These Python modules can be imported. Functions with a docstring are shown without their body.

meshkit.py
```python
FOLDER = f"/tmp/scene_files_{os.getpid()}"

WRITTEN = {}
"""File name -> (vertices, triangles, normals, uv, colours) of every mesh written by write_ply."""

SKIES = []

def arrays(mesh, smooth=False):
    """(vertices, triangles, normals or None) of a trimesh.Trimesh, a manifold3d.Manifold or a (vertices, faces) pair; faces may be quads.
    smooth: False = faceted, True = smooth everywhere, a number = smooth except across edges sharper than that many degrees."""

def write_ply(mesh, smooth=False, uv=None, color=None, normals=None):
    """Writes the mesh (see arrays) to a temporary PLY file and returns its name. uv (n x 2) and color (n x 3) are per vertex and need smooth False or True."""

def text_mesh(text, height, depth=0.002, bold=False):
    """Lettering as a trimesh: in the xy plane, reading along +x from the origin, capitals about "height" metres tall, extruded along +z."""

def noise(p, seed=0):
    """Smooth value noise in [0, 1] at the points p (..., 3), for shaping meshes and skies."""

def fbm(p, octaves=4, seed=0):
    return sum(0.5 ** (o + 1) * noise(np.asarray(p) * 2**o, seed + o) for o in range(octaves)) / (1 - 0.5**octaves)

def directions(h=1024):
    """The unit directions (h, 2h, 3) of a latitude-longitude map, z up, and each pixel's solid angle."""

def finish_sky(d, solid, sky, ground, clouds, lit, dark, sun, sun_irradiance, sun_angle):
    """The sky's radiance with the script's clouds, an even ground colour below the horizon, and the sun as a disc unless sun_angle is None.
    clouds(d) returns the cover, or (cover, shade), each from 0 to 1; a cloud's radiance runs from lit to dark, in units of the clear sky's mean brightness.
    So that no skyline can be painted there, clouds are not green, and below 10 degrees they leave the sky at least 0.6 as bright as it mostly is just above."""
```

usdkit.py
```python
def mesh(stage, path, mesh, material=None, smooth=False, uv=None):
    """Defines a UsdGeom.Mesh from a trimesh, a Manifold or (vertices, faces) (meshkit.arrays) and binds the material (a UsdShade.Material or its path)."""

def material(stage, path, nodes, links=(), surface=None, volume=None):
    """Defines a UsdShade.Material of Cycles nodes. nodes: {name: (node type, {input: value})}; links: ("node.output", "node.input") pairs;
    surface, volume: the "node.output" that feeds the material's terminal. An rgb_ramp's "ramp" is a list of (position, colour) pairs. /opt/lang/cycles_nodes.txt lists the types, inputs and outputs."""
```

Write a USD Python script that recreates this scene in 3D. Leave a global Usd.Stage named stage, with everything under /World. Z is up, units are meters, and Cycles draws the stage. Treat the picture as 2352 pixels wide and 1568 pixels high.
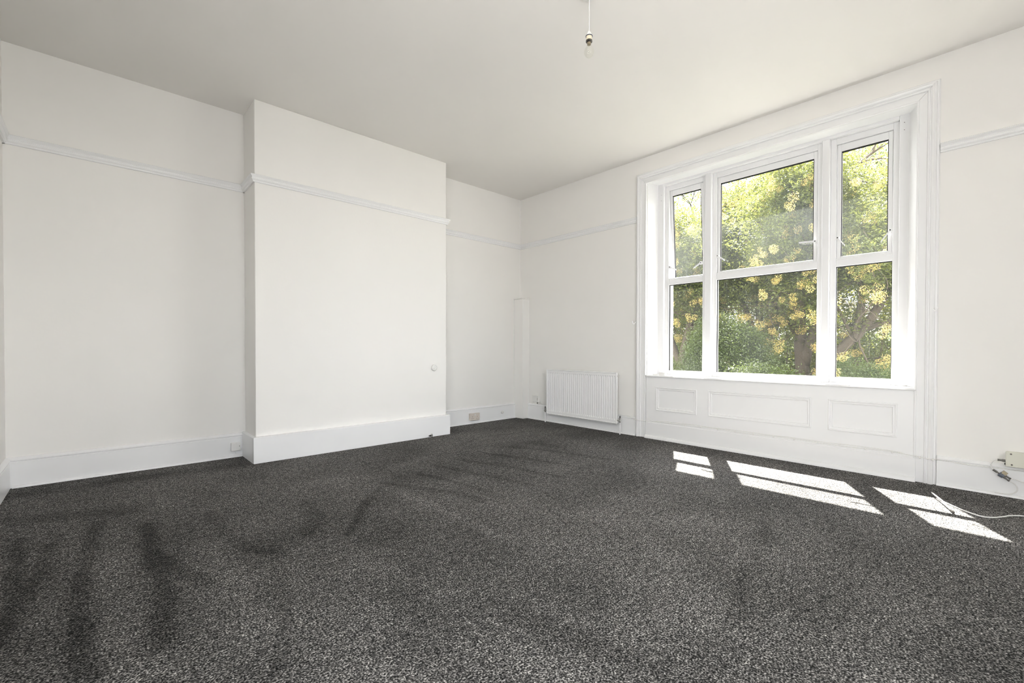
import math, random
import numpy as np
import trimesh
import usdkit, meshkit
from pxr import Usd, UsdGeom, UsdLux, UsdShade, Gf, Sdf, Vt

stage = Usd.Stage.CreateInMemory()
UsdGeom.SetStageUpAxis(stage, UsdGeom.Tokens.z)
UsdGeom.SetStageMetersPerUnit(stage, 1.0)
UsdGeom.Xform.Define(stage, '/World')
rng = np.random.default_rng(7)

# ------------------------------------------------------------------ camera, sky, sun, exposure
EXPOSURE = 0.65
CAM = np.array([-4.3414, -4.5437, 0.9526])
YAW, PITCH, ROLL, FPX = 0.7438, -0.0113, 0.0016, 1035.83
_cy, _sy, _cp, _sp = math.cos(YAW), math.sin(YAW), math.cos(PITCH), math.sin(PITCH)
_f = np.array([_cp * _sy, _cp * _cy, _sp]); _r = np.array([_cy, -_sy, 0.0]); _u = np.cross(_r, _f)
_c, _s = math.cos(ROLL), math.sin(ROLL)
_r, _u = _c * _r + _s * _u, -_s * _r + _c * _u
cam = UsdGeom.Camera.Define(stage, '/World/camera')
cam.AddTransformOp().Set(Gf.Matrix4d(*_r, 0, *_u, 0, *(-_f), 0, *CAM, 1))
cam.CreateHorizontalApertureAttr(36.0)
cam.CreateVerticalApertureAttr(24.0)
cam.CreateFocalLengthAttr(36.0 * FPX / 2352)
cam.CreateVerticalApertureOffsetAttr(36.0 * 27.0 / 2352)
cam.CreateClippingRangeAttr(Gf.Vec2f(0.02, 500))
cam.CreateExposureAttr(EXPOSURE)

sky = UsdLux.DomeLight.Define(stage, '/World/sky')
sky.CreateIntensityAttr(1.0)
sky_mat = usdkit.material(stage, '/World/Looks/sky_air', {
    's': ('sky_texture', {'sky_type': 'multiple_scattering', 'sun_disc': False, 'sun_elevation': math.radians(57), 'sun_rotation': math.radians(62), 'aerosol_density': 2.0}),
    't': ('texture_coordinate', {}),
    'n': ('noise_texture', {'scale': 2.2, 'detail': 6.0, 'roughness': 0.55}),
    'r': ('rgb_ramp', {'ramp': [(0.3, (0.65, 0.65, 0.65)), (0.6, (0.97, 0.97, 0.97))]}),
    'm': ('mix_color', {'b': (10.0, 9.6, 9.35), 'use_clamp': False}),
    'b': ('background_shader', {'strength': 0.47})},
    [('t.generated', 'n.vector'), ('n.fac', 'r.fac'), ('r.color', 'm.fac'), ('s.color', 'm.a'), ('m.result', 'b.color')], surface='b.background')
UsdShade.MaterialBindingAPI.Apply(sky.GetPrim()).Bind(sky_mat)

SUN_TO = np.array([-1.0, -0.54, -1.76]); SUN_TO /= np.linalg.norm(SUN_TO)   # the way the sunlight travels
sun = UsdLux.DistantLight.Define(stage, '/World/sun')
sun.CreateAngleAttr(0.53)
sun.CreateNormalizeAttr(True)
sun.CreateIntensityAttr(10.0)
sun.CreateColorAttr(Gf.Vec3f(1.0, 0.95, 0.87))
_z = -SUN_TO; _x = np.cross([0, 0, 1.0], _z); _x /= np.linalg.norm(_x); _y = np.cross(_z, _x)
sun.AddTransformOp().Set(Gf.Matrix4d(*_x, 0, *_y, 0, *_z, 0, 0, 0, 20, 1))

# ------------------------------------------------------------------ materials
def mat(name, nodes, links, surface='p.BSDF'):
    return usdkit.material(stage, '/World/Looks/' + name, nodes, links, surface=surface)

def paint(name, col, rough, bump=0.12, scale=60.0, spec=0.5, large=0.0):
    n = {'g': ('geometry', {}), 'n': ('noise_texture', {'scale': scale, 'detail': 4.0}),
         'n2': ('noise_texture', {'scale': 1.3, 'detail': 3.0}),
         'r': ('rgb_ramp', {'ramp': [(0.3, tuple(c * 0.985 for c in col)), (0.7, col)]}),
         'b': ('bump', {'strength': bump, 'distance': 0.002}), 'p': ('principled_bsdf', {'roughness': rough, 'specular_ior_level': spec})}
    l = [('g.position', 'n.vector'), ('g.position', 'n2.vector'), ('n2.fac', 'r.fac'), ('r.color', 'p.base_color'), ('n.fac', 'b.height'), ('b.normal', 'p.normal')]
    return mat(name, n, l)

def plain(name, col, rough=0.5, metal=0.0, **kw):
    return mat(name, {'p': ('principled_bsdf', {'base_color': col, 'roughness': rough, 'metallic': metal, **kw})}, [])

WALL = paint('wall_emulsion', (0.86, 0.845, 0.82), 0.75, 0.15, 45.0, 0.25)
CEIL = paint('ceiling_emulsion', (0.83, 0.81, 0.78), 0.85, 0.12, 30.0, 0.2)
GLOSS = paint('white_gloss_paint', (0.86, 0.86, 0.865), 0.28, 0.05, 25.0)
SASHW = paint('white_window_paint', (0.84, 0.84, 0.85), 0.45, 0.05, 25.0)
RADW = plain('radiator_enamel', (0.84, 0.84, 0.84), 0.3)
PLASTIC = plain('white_plastic', (0.80, 0.79, 0.77), 0.35)
AGED = plain('aged_cream_plastic', (0.66, 0.60, 0.54), 0.4)
CREAM = plain('cream_box_paint', (0.70, 0.69, 0.60), 0.45)
CABLE = plain('white_cable_sheath', (0.82, 0.81, 0.79), 0.4)
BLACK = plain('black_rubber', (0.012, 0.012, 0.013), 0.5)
DARKHOLE = plain('dark_hole', (0.01, 0.01, 0.01), 0.9)
CHROME = plain('chrome', (0.75, 0.74, 0.72), 0.18, 1.0)
BRASS = plain('dull_brass', (0.42, 0.36, 0.26), 0.35, 1.0)
DARKMETAL = plain('dark_plug_metal', (0.16, 0.15, 0.14), 0.3, 1.0)
GREYPL = plain('slate_grey_plastic', (0.10, 0.115, 0.145), 0.4)
YELLOWED = plain('yellowed_plastic', (0.80, 0.72, 0.55), 0.4)
BULBGLASS = mat('bulb_glass', {'t': ('transparent_bsdf', {'color': (0.97, 0.97, 0.95)}), 'g': ('glossy_bsdf', {'roughness': 0.03, 'color': (1, 1, 1)}), 'lw': ('layer_weight', {'blend': 0.5}), 'pw': ('math', {'math_type': 'power', 'value2': 4.0}), 'f': ('math', {'math_type': 'multiply_add', 'value2': 0.6, 'value3': 0.04}), 'm': ('mix_closure', {})},
                [('lw.facing', 'pw.value1'), ('pw.value', 'f.value1'), ('f.value', 'm.fac'), ('t.BSDF', 'm.closure1'), ('g.BSDF', 'm.closure2')], 'm.closure')

def glass(name, dirt, streak):
    # clear pane, faint weathered film (old dirt on the outside), a few run marks
    n = {'g': ('geometry', {}), 'map': ('mapping', {'scale': (1.0, 14.0, 0.8)}), 'n': ('noise_texture', {'scale': 1.6, 'detail': 3.0}), 'ns': ('noise_texture', {'scale': 6.0, 'detail': 3.0}),
         'r': ('map_range', {'from_min': 0.3, 'from_max': 0.7, 'to_min': dirt * 0.35, 'to_max': dirt * 1.65, 'clamp': True}), 'rs': ('map_range', {'from_min': 0.62, 'from_max': 0.75, 'to_min': 0.0, 'to_max': streak, 'clamp': True}),
         'a': ('math', {'math_type': 'add'}),
         't': ('transparent_bsdf', {'color': (0.97, 0.98, 0.975)}), 'gl': ('glossy_bsdf', {'roughness': 0.02}), 'lw': ('layer_weight', {'blend': 0.5}), 'pw': ('math', {'math_type': 'power', 'value2': 4.0}), 'f': ('math', {'math_type': 'multiply_add', 'value2': 0.7, 'value3': 0.022}), 'm': ('mix_closure', {}),
         'd': ('translucent_bsdf', {'color': (0.80, 0.86, 0.84)}), 'm2': ('mix_closure', {})}
    l = [('g.position', 'n.vector'), ('g.position', 'map.vector'), ('map.vector', 'ns.vector'), ('n.fac', 'r.value'), ('ns.fac', 'rs.value'), ('r.result', 'a.value1'), ('rs.result', 'a.value2'),
         ('lw.facing', 'pw.value1'), ('pw.value', 'f.value1'), ('f.value', 'm.fac'), ('t.BSDF', 'm.closure1'), ('gl.BSDF', 'm.closure2'), ('a.value', 'm2.fac'), ('m.closure', 'm2.closure1'), ('d.BSDF', 'm2.closure2')]
    return mat(name, n, l, 'm2.closure')
GLASS_UP = glass('dusty_glass', 0.008, 0.006)
GLASS_LOW = glass('clear_glass', 0.003, 0.004)

CARPET = mat('charcoal_carpet', {
    'g': ('geometry', {}), 'a': ('attribute', {'attribute': 'pile'}),
    'n': ('noise_texture', {'scale': 165.0, 'detail': 1.0, 'roughness': 0.6}),
    'n2': ('noise_texture', {'scale': 62.0, 'detail': 3.0, 'roughness': 0.75}),
    'n3': ('noise_texture', {'scale': 26.0, 'detail': 3.0, 'roughness': 0.7}),
    'sp': ('rgb_ramp', {'ramp': [(0.32, (0.010, 0.010, 0.010)), (0.46, (0.050, 0.049, 0.048)), (0.54, (0.125, 0.122, 0.119)), (0.64, (0.27, 0.263, 0.255)), (0.78, (0.42, 0.41, 0.40))]}),
    'l2': ('rgb_ramp', {'ramp': [(0.34, (0.28, 0.28, 0.28)), (0.66, (1.72, 1.72, 1.72))]}),
    'l3': ('rgb_ramp', {'ramp': [(0.3, (0.55, 0.55, 0.56)), (0.7, (1.45, 1.44, 1.42))]}),
    'm1': ('mix_color', {'blend_type': 'multiply', 'fac': 1.0, 'use_clamp': False}), 'm2': ('mix_color', {'blend_type': 'multiply', 'fac': 1.0, 'use_clamp': False}), 'm3': ('mix_color', {'blend_type': 'multiply', 'fac': 1.0, 'use_clamp': False}),
    'b': ('bump', {'strength': 0.35, 'distance': 0.004}),
    'p': ('principled_bsdf', {'roughness': 0.95, 'specular_ior_level': 0.08})},
    [('g.position', 'n.vector'), ('g.position', 'n2.vector'), ('g.position', 'n3.vector'), ('n.fac', 'sp.fac'), ('n2.fac', 'l2.fac'), ('n3.fac', 'l3.fac'), ('sp.color', 'm1.a'), ('l2.color', 'm1.b'),
     ('m1.result', 'm3.a'), ('l3.color', 'm3.b'), ('m3.result', 'm2.a'), ('a.color', 'm2.b'), ('m2.result', 'p.base_color'), ('n.fac', 'b.height'), ('b.normal', 'p.normal')])

def leafmat(name, c0, c1, trans, seedscale=1.0):
    return mat(name, {'o': ('object_info', {}), 'g': ('geometry', {}), 'n': ('noise_texture', {'scale': 3.0, 'detail': 3.0}), 'r': ('rgb_ramp', {'ramp': [(0.3, c0), (0.7, c1)]}),
                      'h': ('hsv', {'hue': 0.475, 'saturation': 1.1, 'value': 2.1}), 'd': ('principled_bsdf', {'roughness': 0.32, 'specular_ior_level': 0.6}), 't': ('translucent_bsdf', {}), 'm': ('mix_closure', {'fac': trans})},
               [('g.position', 'n.vector'), ('n.fac', 'r.fac'), ('r.color', 'd.base_color'), ('r.color', 'h.color'), ('h.color', 't.color'), ('d.BSDF', 'm.closure1'), ('t.BSDF', 'm.closure2')], 'm.closure')
LEAF = leafmat('laburnum_leaf', (0.055, 0.070, 0.022), (0.105, 0.128, 0.030), 0.48)
LEAF_DARK = leafmat('evergreen_leaf', (0.028, 0.042, 0.009), (0.052, 0.078, 0.016), 0.25)
LEAF_FAR = leafmat('far_leaf', (0.050, 0.078, 0.028), (0.10, 0.14, 0.042), 0.55)
LEAF_SUN = leafmat('sunlit_leaf', (0.075, 0.085, 0.022), (0.15, 0.165, 0.035), 0.62)
PETAL = leafmat('yellow_petal', (0.48, 0.40, 0.13), (0.60, 0.51, 0.20), 0.35)
BARK = paint('bark', (0.075, 0.058, 0.042), 0.85, 1.0, 35.0, 0.2)
LAWN = paint('lawn', (0.055, 0.06, 0.035), 0.9, 0.8, 40.0, 0.1)
RENDERW = paint('outside_render', (0.72, 0.71, 0.68), 0.8, 0.2, 20.0, 0.2)
BRICKFAR = paint('house_brick', (0.42, 0.36, 0.31), 0.85, 0.3, 20.0, 0.2)
ROOFTILE = paint('roof_tile', (0.40, 0.36, 0.33), 0.8, 0.3, 10.0, 0.2)

# ------------------------------------------------------------------ building helpers
used = {}
def numbered(parent, name):
    k = (parent, name); used[k] = used.get(k, -1) + 1
    return name if used[k] == 0 else f'{name}_{used[k]:03d}'

def tag(prim, label=None, cat=None, group=None, kind=None):
    for k, v in (('label', label), ('category', cat), ('group', group), ('kind', kind)):
        if v: prim.SetCustomDataByKey(k, v)
    return prim

ORIGIN = {}
def thing(name, label, cat, loc=(0, 0, 0), group=None, kind=None):
    n = numbered('/World', name); path = '/World/' + n
    x = UsdGeom.Xform.Define(stage, path); x.AddTranslateOp().Set(Gf.Vec3d(*map(float, loc)))
    ORIGIN[path] = np.asarray(loc, float)
    tag(x.GetPrim(), label, cat, group, kind)
    return path

def _tm(m):
    if isinstance(m, (list,)): m = trimesh.util.concatenate(m)
    return m

def part(parent, name, mesh, material, smooth=False, label=None, kind=None, shell=None):
    """A mesh given in world coordinates, as a part of PARENT (an Xform thing, or a part Mesh: then a sub-part)."""
    mesh = _tm(mesh); o = ORIGIN[parent]
    path = parent + '/' + numbered(parent, name)
    m = mesh.copy(); m.apply_translation(-o)
    p = usdkit.mesh(stage, path, m, material, smooth=smooth)
    ORIGIN[path] = o
    tag(p.GetPrim(), label, kind=kind)
    return path

def solo(name, mesh, material, label, cat, loc=(0, 0, 0), smooth=False, group=None, kind=None):
    mesh = _tm(mesh)
    path = '/World/' + numbered('/World', name)
    m = mesh.copy(); m.apply_translation(-np.asarray(loc, float))
    p = usdkit.mesh(stage, path, m, material, smooth=smooth)
    p.AddTranslateOp().Set(Gf.Vec3d(*map(float, loc)))
    ORIGIN[path] = np.asarray(loc, float)
    tag(p.GetPrim(), label, cat, group, kind)
    return path

def box(x0, x1, y0, y1, z0, z1):
    m = trimesh.creation.box([abs(x1 - x0), abs(y1 - y0), abs(z1 - z0)])
    m.apply_translation([(x0 + x1) / 2, (y0 + y1) / 2, (z0 + z1) / 2]); return m

def cbox(x0, x1, y0, y1, z0, z1, c=0.003):
    """box with chamfered edges"""
    lo = np.array([min(x0, x1), min(y0, y1), min(z0, z1)]); hi = np.array([max(x0, x1), max(y0, y1), max(z0, z1)])
    c = min(c, 0.45 * (hi - lo).min()); pts = []
    for sx in (0, 1):
        for sy in (0, 1):
            for sz in (0, 1):
                p = np.where([sx, sy, sz], hi, lo); d = np.where([sx, sy, sz], -1, 1) * c
                for k in range(3):
                    q = p + d; q[k] = p[k]; pts.append(q)
    return trimesh.convex.convex_hull(np.array(pts))

def hull(pts): return trimesh.convex.convex_hull(np.array(pts, float))

def lathe(profile, at=(0, 0, 0), axis=(0, 0, 1), n=32):
    m = trimesh.creation.revolve(np.array(profile, float), sections=n)
    m.apply_transform(trimesh.geometry.align_vectors([0, 0, 1], axis)); m.apply_translation(at); return m

def smoothpath(pts, n=8):
    """Catmull-Rom through the points"""
    P = np.array(pts, float)
    if len(P) < 3: return P
    Q = np.vstack([2 * P[0] - P[1], P, 2 * P[-1] - P[-2]]); out = []
    for i in range(1, len(Q) - 2):
        for t in np.linspace(0, 1, n, endpoint=False):
            a, b, c, d = Q[i - 1:i + 3]
            out.append(0.5 * ((2 * b) + (-a + c) * t + (2 * a - 5 * b + 4 * c - d) * t * t + (-a + 3 * b - 3 * c + d) * t ** 3))
    out.append(P[-1]); return np.array(out)

def tube(pts, r, sides=8, caps=True):
    p = np.asarray(pts, float); n = len(p)
    r = np.broadcast_to(r, (n,))
    t = np.gradient(p, axis=0); t /= np.linalg.norm(t, axis=1, keepdims=True) + 1e-12
    a = np.cross(t[0], [0, 0, 1.0] if abs(t[0][2]) < 0.9 else [1.0, 0, 0]); a /= np.linalg.norm(a)
    V = []; ang = np.arange(sides) * 2 * np.pi / sides
    for i in range(n):
        a = a - t[i] * (a @ t[i]); a /= np.linalg.norm(a) + 1e-12
        b = np.cross(t[i], a)
        V.append(p[i] + r[i] * (np.cos(ang)[:, None] * a + np.sin(ang)[:, None] * b))
    V = np.concatenate(V); F = []
    for i in range(n - 1):
        for j in range(sides):
            k = (j + 1) % sides; q = i * sides
            F += [[q + j, q + k, q + sides + k], [q + j, q + sides + k, q + sides + j]]
    if caps:
        V = np.vstack([V, p[0], p[-1]])
        for j in range(sides):
            k = (j + 1) % sides
            F += [[len(V) - 2, k, j], [len(V) - 1, (n - 1) * sides + j, (n - 1) * sides + k]]
    return trimesh.Trimesh(V, F, process=False)

def sweep2d(path, profile, to3d, closed=False):
    """profile: points (a, b): a = offset from the path to its left in the path's plane, b = out of the plane. Mitred corners."""
    P = np.array(path, float); n = len(P); rows = []
    for i in range(n):
        d0 = P[i] - P[i - 1] if (closed or i > 0) else None
        d1 = P[(i + 1) % n] - P[i] if (closed or i < n - 1) else None
        ns = [np.array([-d[1], d[0]]) / np.linalg.norm(d) for d in (d0, d1) if d is not None]
        m = ns[0] if len(ns) == 1 else (ns[0] + ns[1]) / (1 + ns[0] @ ns[1])
        rows.append([to3d(P[i] + m * a, b) for a, b in profile])
    V = np.array(rows).reshape(-1, 3); k = len(profile); F = []
    for i in range(n if closed else n - 1):
        for j in range(k):
            a, b = i * k + j, i * k + (j + 1) % k; c, d = ((i + 1) % n) * k + j, ((i + 1) % n) * k + (j + 1) % k
            F += [[a, c, d], [a, d, b]]
    if not closed:
        for i, rev in ((0, False), (n - 1, True)):
            poly = trimesh.path.polygons if False else None
            c = len(V); V = np.vstack([V, V[i * k:(i + 1) * k].mean(0)])
            for j in range(k):
                t = [c, i * k + j, i * k + (j + 1) % k]
                F.append(t[::-1] if rev else t)
    m = trimesh.Trimesh(V, F, process=False); m.fix_normals(); return m

# ------------------------------------------------------------------ room shell
LX, RY, HC = 4.80, 5.95, 3.0
CX0, CX1, CD = -3.3775, -1.4847, 0.3575
TH = 0.42

# carpet floor, with the lay of its pile (vacuum strokes, footprints) as a mesh attribute
def seg_dist(P, a, b):
    a, b = np.array(a), np.array(b); d = b - a
    t = np.clip(((P - a) @ d) / (d @ d), 0, 1)
    return np.linalg.norm(P - (a + t[:, None] * d), axis=1)
def make_floor():
    nx, ny = 300, 372
    xs, ys = np.linspace(-LX, 0, nx), np.linspace(-RY, 0, ny)
    X, Y = np.meshgrid(xs, ys); P = np.stack([X.ravel(), Y.ravel()], 1)
    q = np.c_[P, np.zeros(len(P))]
    big = meshkit.fbm(q * 1.3, 4, 3) - 0.5; mid = meshkit.fbm(q * 3.7 + 9, 4, 5) - 0.5
    v = 1.0 + 0.75 * big + 0.60 * mid
    wob = np.c_[meshkit.fbm(q * 5, 3, 11) - 0.5, meshkit.fbm(q * 5 + 50, 3, 12) - 0.5] * 0.05
    for pts, w, amt in STROKES:
        d = np.min([seg_dist(P + wob, a, b) for a, b in zip(pts[:-1], pts[1:])], axis=0)
        v += 0.95 * amt * np.exp(-(d / (0.62 * w)) ** 3) * (0.75 + 0.8 * (meshkit.fbm(q * 4 + 3, 3, 21)))
    v = np.clip(v, 0.38, 1.75)
    i, j = np.meshgrid(np.arange(ny - 1), np.arange(nx - 1), indexing='ij'); a = (i * nx + j).ravel()
    F = np.vstack([np.c_[a, a + 1, a + nx + 1], np.c_[a, a + nx + 1, a + nx]])
    return (np.c_[P, np.zeros(len(P))], F), v
STROKES = [
    ( [(-4.349, -1.258), (-4.365, -1.572), (-4.385, -1.848), (-4.394, -2.125), (-4.392, -2.456), (-4.364, -2.792)] , 0.06 , -0.34 ),
    ( [(-4.155, -1.435), (-4.156, -1.888), (-4.16, -2.204), (-4.167, -2.491), (-4.175, -2.715)] , 0.065 , -0.34 ),
    ( [(-4.156, -1.888), (-4.1, -2.108), (-4.056, -2.251), (-4.012, -2.409)] , 0.05 , -0.28 ),
    ( [(-3.727, -2.249), (-3.797, -2.583), (-3.866, -2.838), (-3.953, -3.107)] , 0.05 , -0.18 ),
    ( [(-3.857, -1.491), (-3.86, -1.859), (-3.833, -2.108), (-3.749, -2.235)] , 0.06 , -0.24 ),
    ( [(-4.634, -1.258), (-4.604, -1.798), (-4.578, -2.186), (-4.575, -2.379)] , 0.05 , -0.34 ),
    ( [(-4.51, -1.438), (-4.533, -1.815), (-4.544, -2.07), (-4.56, -2.302)] , 0.055 , -0.3 ),
    ( [(-4.763, -0.255), (-4.398, -0.279), (-3.915, -0.277), (-3.529, -0.37)] , 0.16 , -0.3 ),
    ( [(-4.718, -0.88), (-4.461, -0.985), (-4.202, -1.082)] , 0.16 , -0.3 ),
    ( [(-3.386, -1.622), (-3.448, -1.954), (-3.563, -2.13)] , 0.07 , -0.22 ),
    ( [(-2.939, -1.673), (-3.201, -1.995), (-3.399, -2.28)] , 0.055 , -0.26 ),
    ( [(-2.867, -1.605), (-2.738, -1.856), (-2.616, -2.093), (-2.575, -2.361)] , 0.05 , -0.24 ),
    ( [(-2.541, -1.526), (-2.46, -1.976), (-2.44, -2.372)] , 0.05 , -0.22 ),
    ( [(-2.311, -1.477), (-2.209, -1.909), (-2.11, -2.362)] , 0.05 , -0.2 ),
    ( [(-2.054, -1.422), (-1.913, -1.875), (-1.816, -2.344)] , 0.05 , -0.2 ),
    ( [(-1.765, -1.36), (-1.613, -1.822), (-1.504, -2.3)] , 0.05 , -0.2 ),
    ( [(-1.437, -1.289), (-1.231, -1.727), (-1.116, -2.274)] , 0.05 , -0.2 ),
    ( [(-2.872, -1.86), (-2.844, -2.416), (-2.842, -2.929)] , 0.06 , 0.24 ),
    ( [(-2.087, -1.068), (-2.79, -1.38), (-3.274, -1.235)] , 0.1 , 0.12 ),
    ( [(-4.337, -1.722), (-4.299, -2.077), (-4.296, -2.511), (-4.286, -2.85)] , 0.1 , 0.16 ),
    ( [(-3.949, -1.951), (-3.963, -2.431), (-3.99, -2.854)] , 0.14 , 0.14 ),
    ( [(-2.39, -3.375), (-2.51, -3.614), (-2.739, -3.798), (-3.045, -3.72)] , 0.16 , 0.14 ),
    ( [(-1.694, -3.681), (-2.019, -3.778), (-2.429, -3.833), (-2.715, -3.926)] , 0.07 , -0.2 ),
    ( [(-1.873, -3.709), (-1.919, -3.932), (-1.859, -4.102)] , 0.16 , -0.14 ),
    ( [(-2.307, -2.905), (-2.163, -3.212), (-1.872, -3.392)] , 0.12 , 0.12 ),
    ( [(-3.535, -2.822), (-3.441, -3.155), (-3.266, -3.316)] , 0.12 , -0.14 ),
    ( [(-3.244, -3.407), (-3.186, -3.65), (-3.138, -3.854)] , 0.1 , -0.2 ),
    ( [(-3.478, -3.412), (-3.397, -3.566), (-3.355, -3.703)] , 0.1 , 0.2 ),
    ( [(-0.68, -0.891), (-1.36, -0.786), (-1.867, -1.027)] , 0.04 , -0.2 ),
]
(fv, ff), pile = make_floor()
floor = usdkit.mesh(stage, '/World/floor', (fv, ff), CARPET)
UsdGeom.PrimvarsAPI(floor).CreatePrimvar('pile', Sdf.ValueTypeNames.Color3fArray, 'vertex').Set(Vt.Vec3fArray.FromNumpy(np.repeat(pile[:, None], 3, 1).astype(np.float32)))
tag(floor.GetPrim(), 'charcoal flecked fitted carpet with vacuum strokes in the pile', 'carpet', kind='structure')
solo('subfloor', box(-LX - 0.2, TH, -RY - 0.2, 0.25, -0.2, -0.004), RENDERW, 'floor slab beneath the charcoal carpet', 'floor', kind='structure')

solo('ceiling', box(-LX - 0.25, TH, -RY - 0.25, 0.25, HC, HC + 0.15), CEIL, 'flat off-white painted ceiling', 'ceiling', kind='structure')
solo('wall_back', box(-LX - 0.2, 0.0, 0, 0.2, 0, HC), WALL, 'off-white wall behind the chimney breast', 'wall', kind='structure')
D0, D1, DZ = -5.10, -3.45, 2.30
solo('wall_left', [box(-LX - 0.2, -LX, -RY, D0, 0, HC), box(-LX - 0.2, -LX, D1, 0, 0, HC), box(-LX - 0.2, -LX, D0, D1, DZ, HC)], WALL, 'off-white wall at the far edge of the alcove', 'wall', kind='structure')
W2X0, W2X1, W2Z0, W2Z1 = -4.70, -2.60, 0.45, 2.80
solo('wall_front', [box(-LX - 0.2, W2X0, -RY - 0.3, -RY, 0, HC), box(W2X1, 0, -RY - 0.3, -RY, 0, HC), box(W2X0, W2X1, -RY - 0.3, -RY, W2Z1, HC), box(W2X0, W2X1, -RY - 0.3, -RY, 0, W2Z0)], WALL, 'off-white wall facing the chimney breast', 'wall', kind='structure')
solo('wall_chimney', cbox(CX0, CX1, -CD, 0.0, 0, HC, 0.004), WALL, 'off-white boxed-in chimney breast with no fireplace', 'chimney breast', kind='structure')

# window wall with its opening
OY0, OY1, OZ0, OZ1 = -4.13, -1.965, 0.640, 2.7235
def ring_boxes(x0, x1, ya, yb, za, zb):
    return [box(x0, x1, -RY - 0.2, ya, 0 - 0.0, HC), box(x0, x1, yb, 0.2, 0, HC), box(x0, x1, ya, yb, zb, HC), box(x0, x1, ya, yb, 0, za)]
solo('wall_right', ring_boxes(0, 0.235, OY0, OY1, OZ0, OZ1), WALL, 'off-white wall holding the big three-light window', 'wall', kind='structure')
solo('wall_outside', ring_boxes(0.235, TH, -4.065, -2.04, 0.62, 2.70), RENDERW, 'white rendered outer face of the window wall', 'wall', kind='structure')
solo('trim_8', box(TH, 0.74, -RY - 0.5, 1.0, 3.10, 3.22), RENDERW, 'unseen white eaves board added outside to end the sun patch', 'eaves', kind='structure')  # unseen board, put in to cut the sun off at the patch's far edge

# ------------------------------------------------------------------ mouldings
def wall_path(pts):
    return lambda p, b: None
def runs(path_xy, profile, z0=0.0):
    """profile (out from the wall, height). The room lies to the LEFT of the path."""
    return sweep2d(path_xy, profile, lambda p, b: np.array([p[0], p[1], z0 + b]))

RAIL = [(0, 0), (0.012, 0), (0.016, 0.006), (0.016, 0.012), (0.021, 0.015), (0.026, 0.022), (0.027, 0.029), (0.022, 0.034), (0.024, 0.040), (0.034, 0.050), (0.036, 0.056), (0.030, 0.060), (0, 0.062)]
def rail_profile(): return RAIL
rail = thing('trim_3', 'white moulded picture rail running round the upper walls', 'picture rail', (0, 0, 2.318), kind='structure')
RZ = 2.318
for pts in ([(-LX, -RY), (-LX, 0)][::-1], [(CX0, 0), (-LX, 0)], [(CX1, 0), (CX1, -CD), (CX0, -CD), (CX0, 0)], [(0, 0), (CX1, 0)],
            [(0, OY1 + 0.125), (0, 0)], [(0, -RY), (0, OY0 - 0.11)]):
    part(rail, 'rail', runs(pts, RAIL, RZ), GLOSS, smooth=35)

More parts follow.
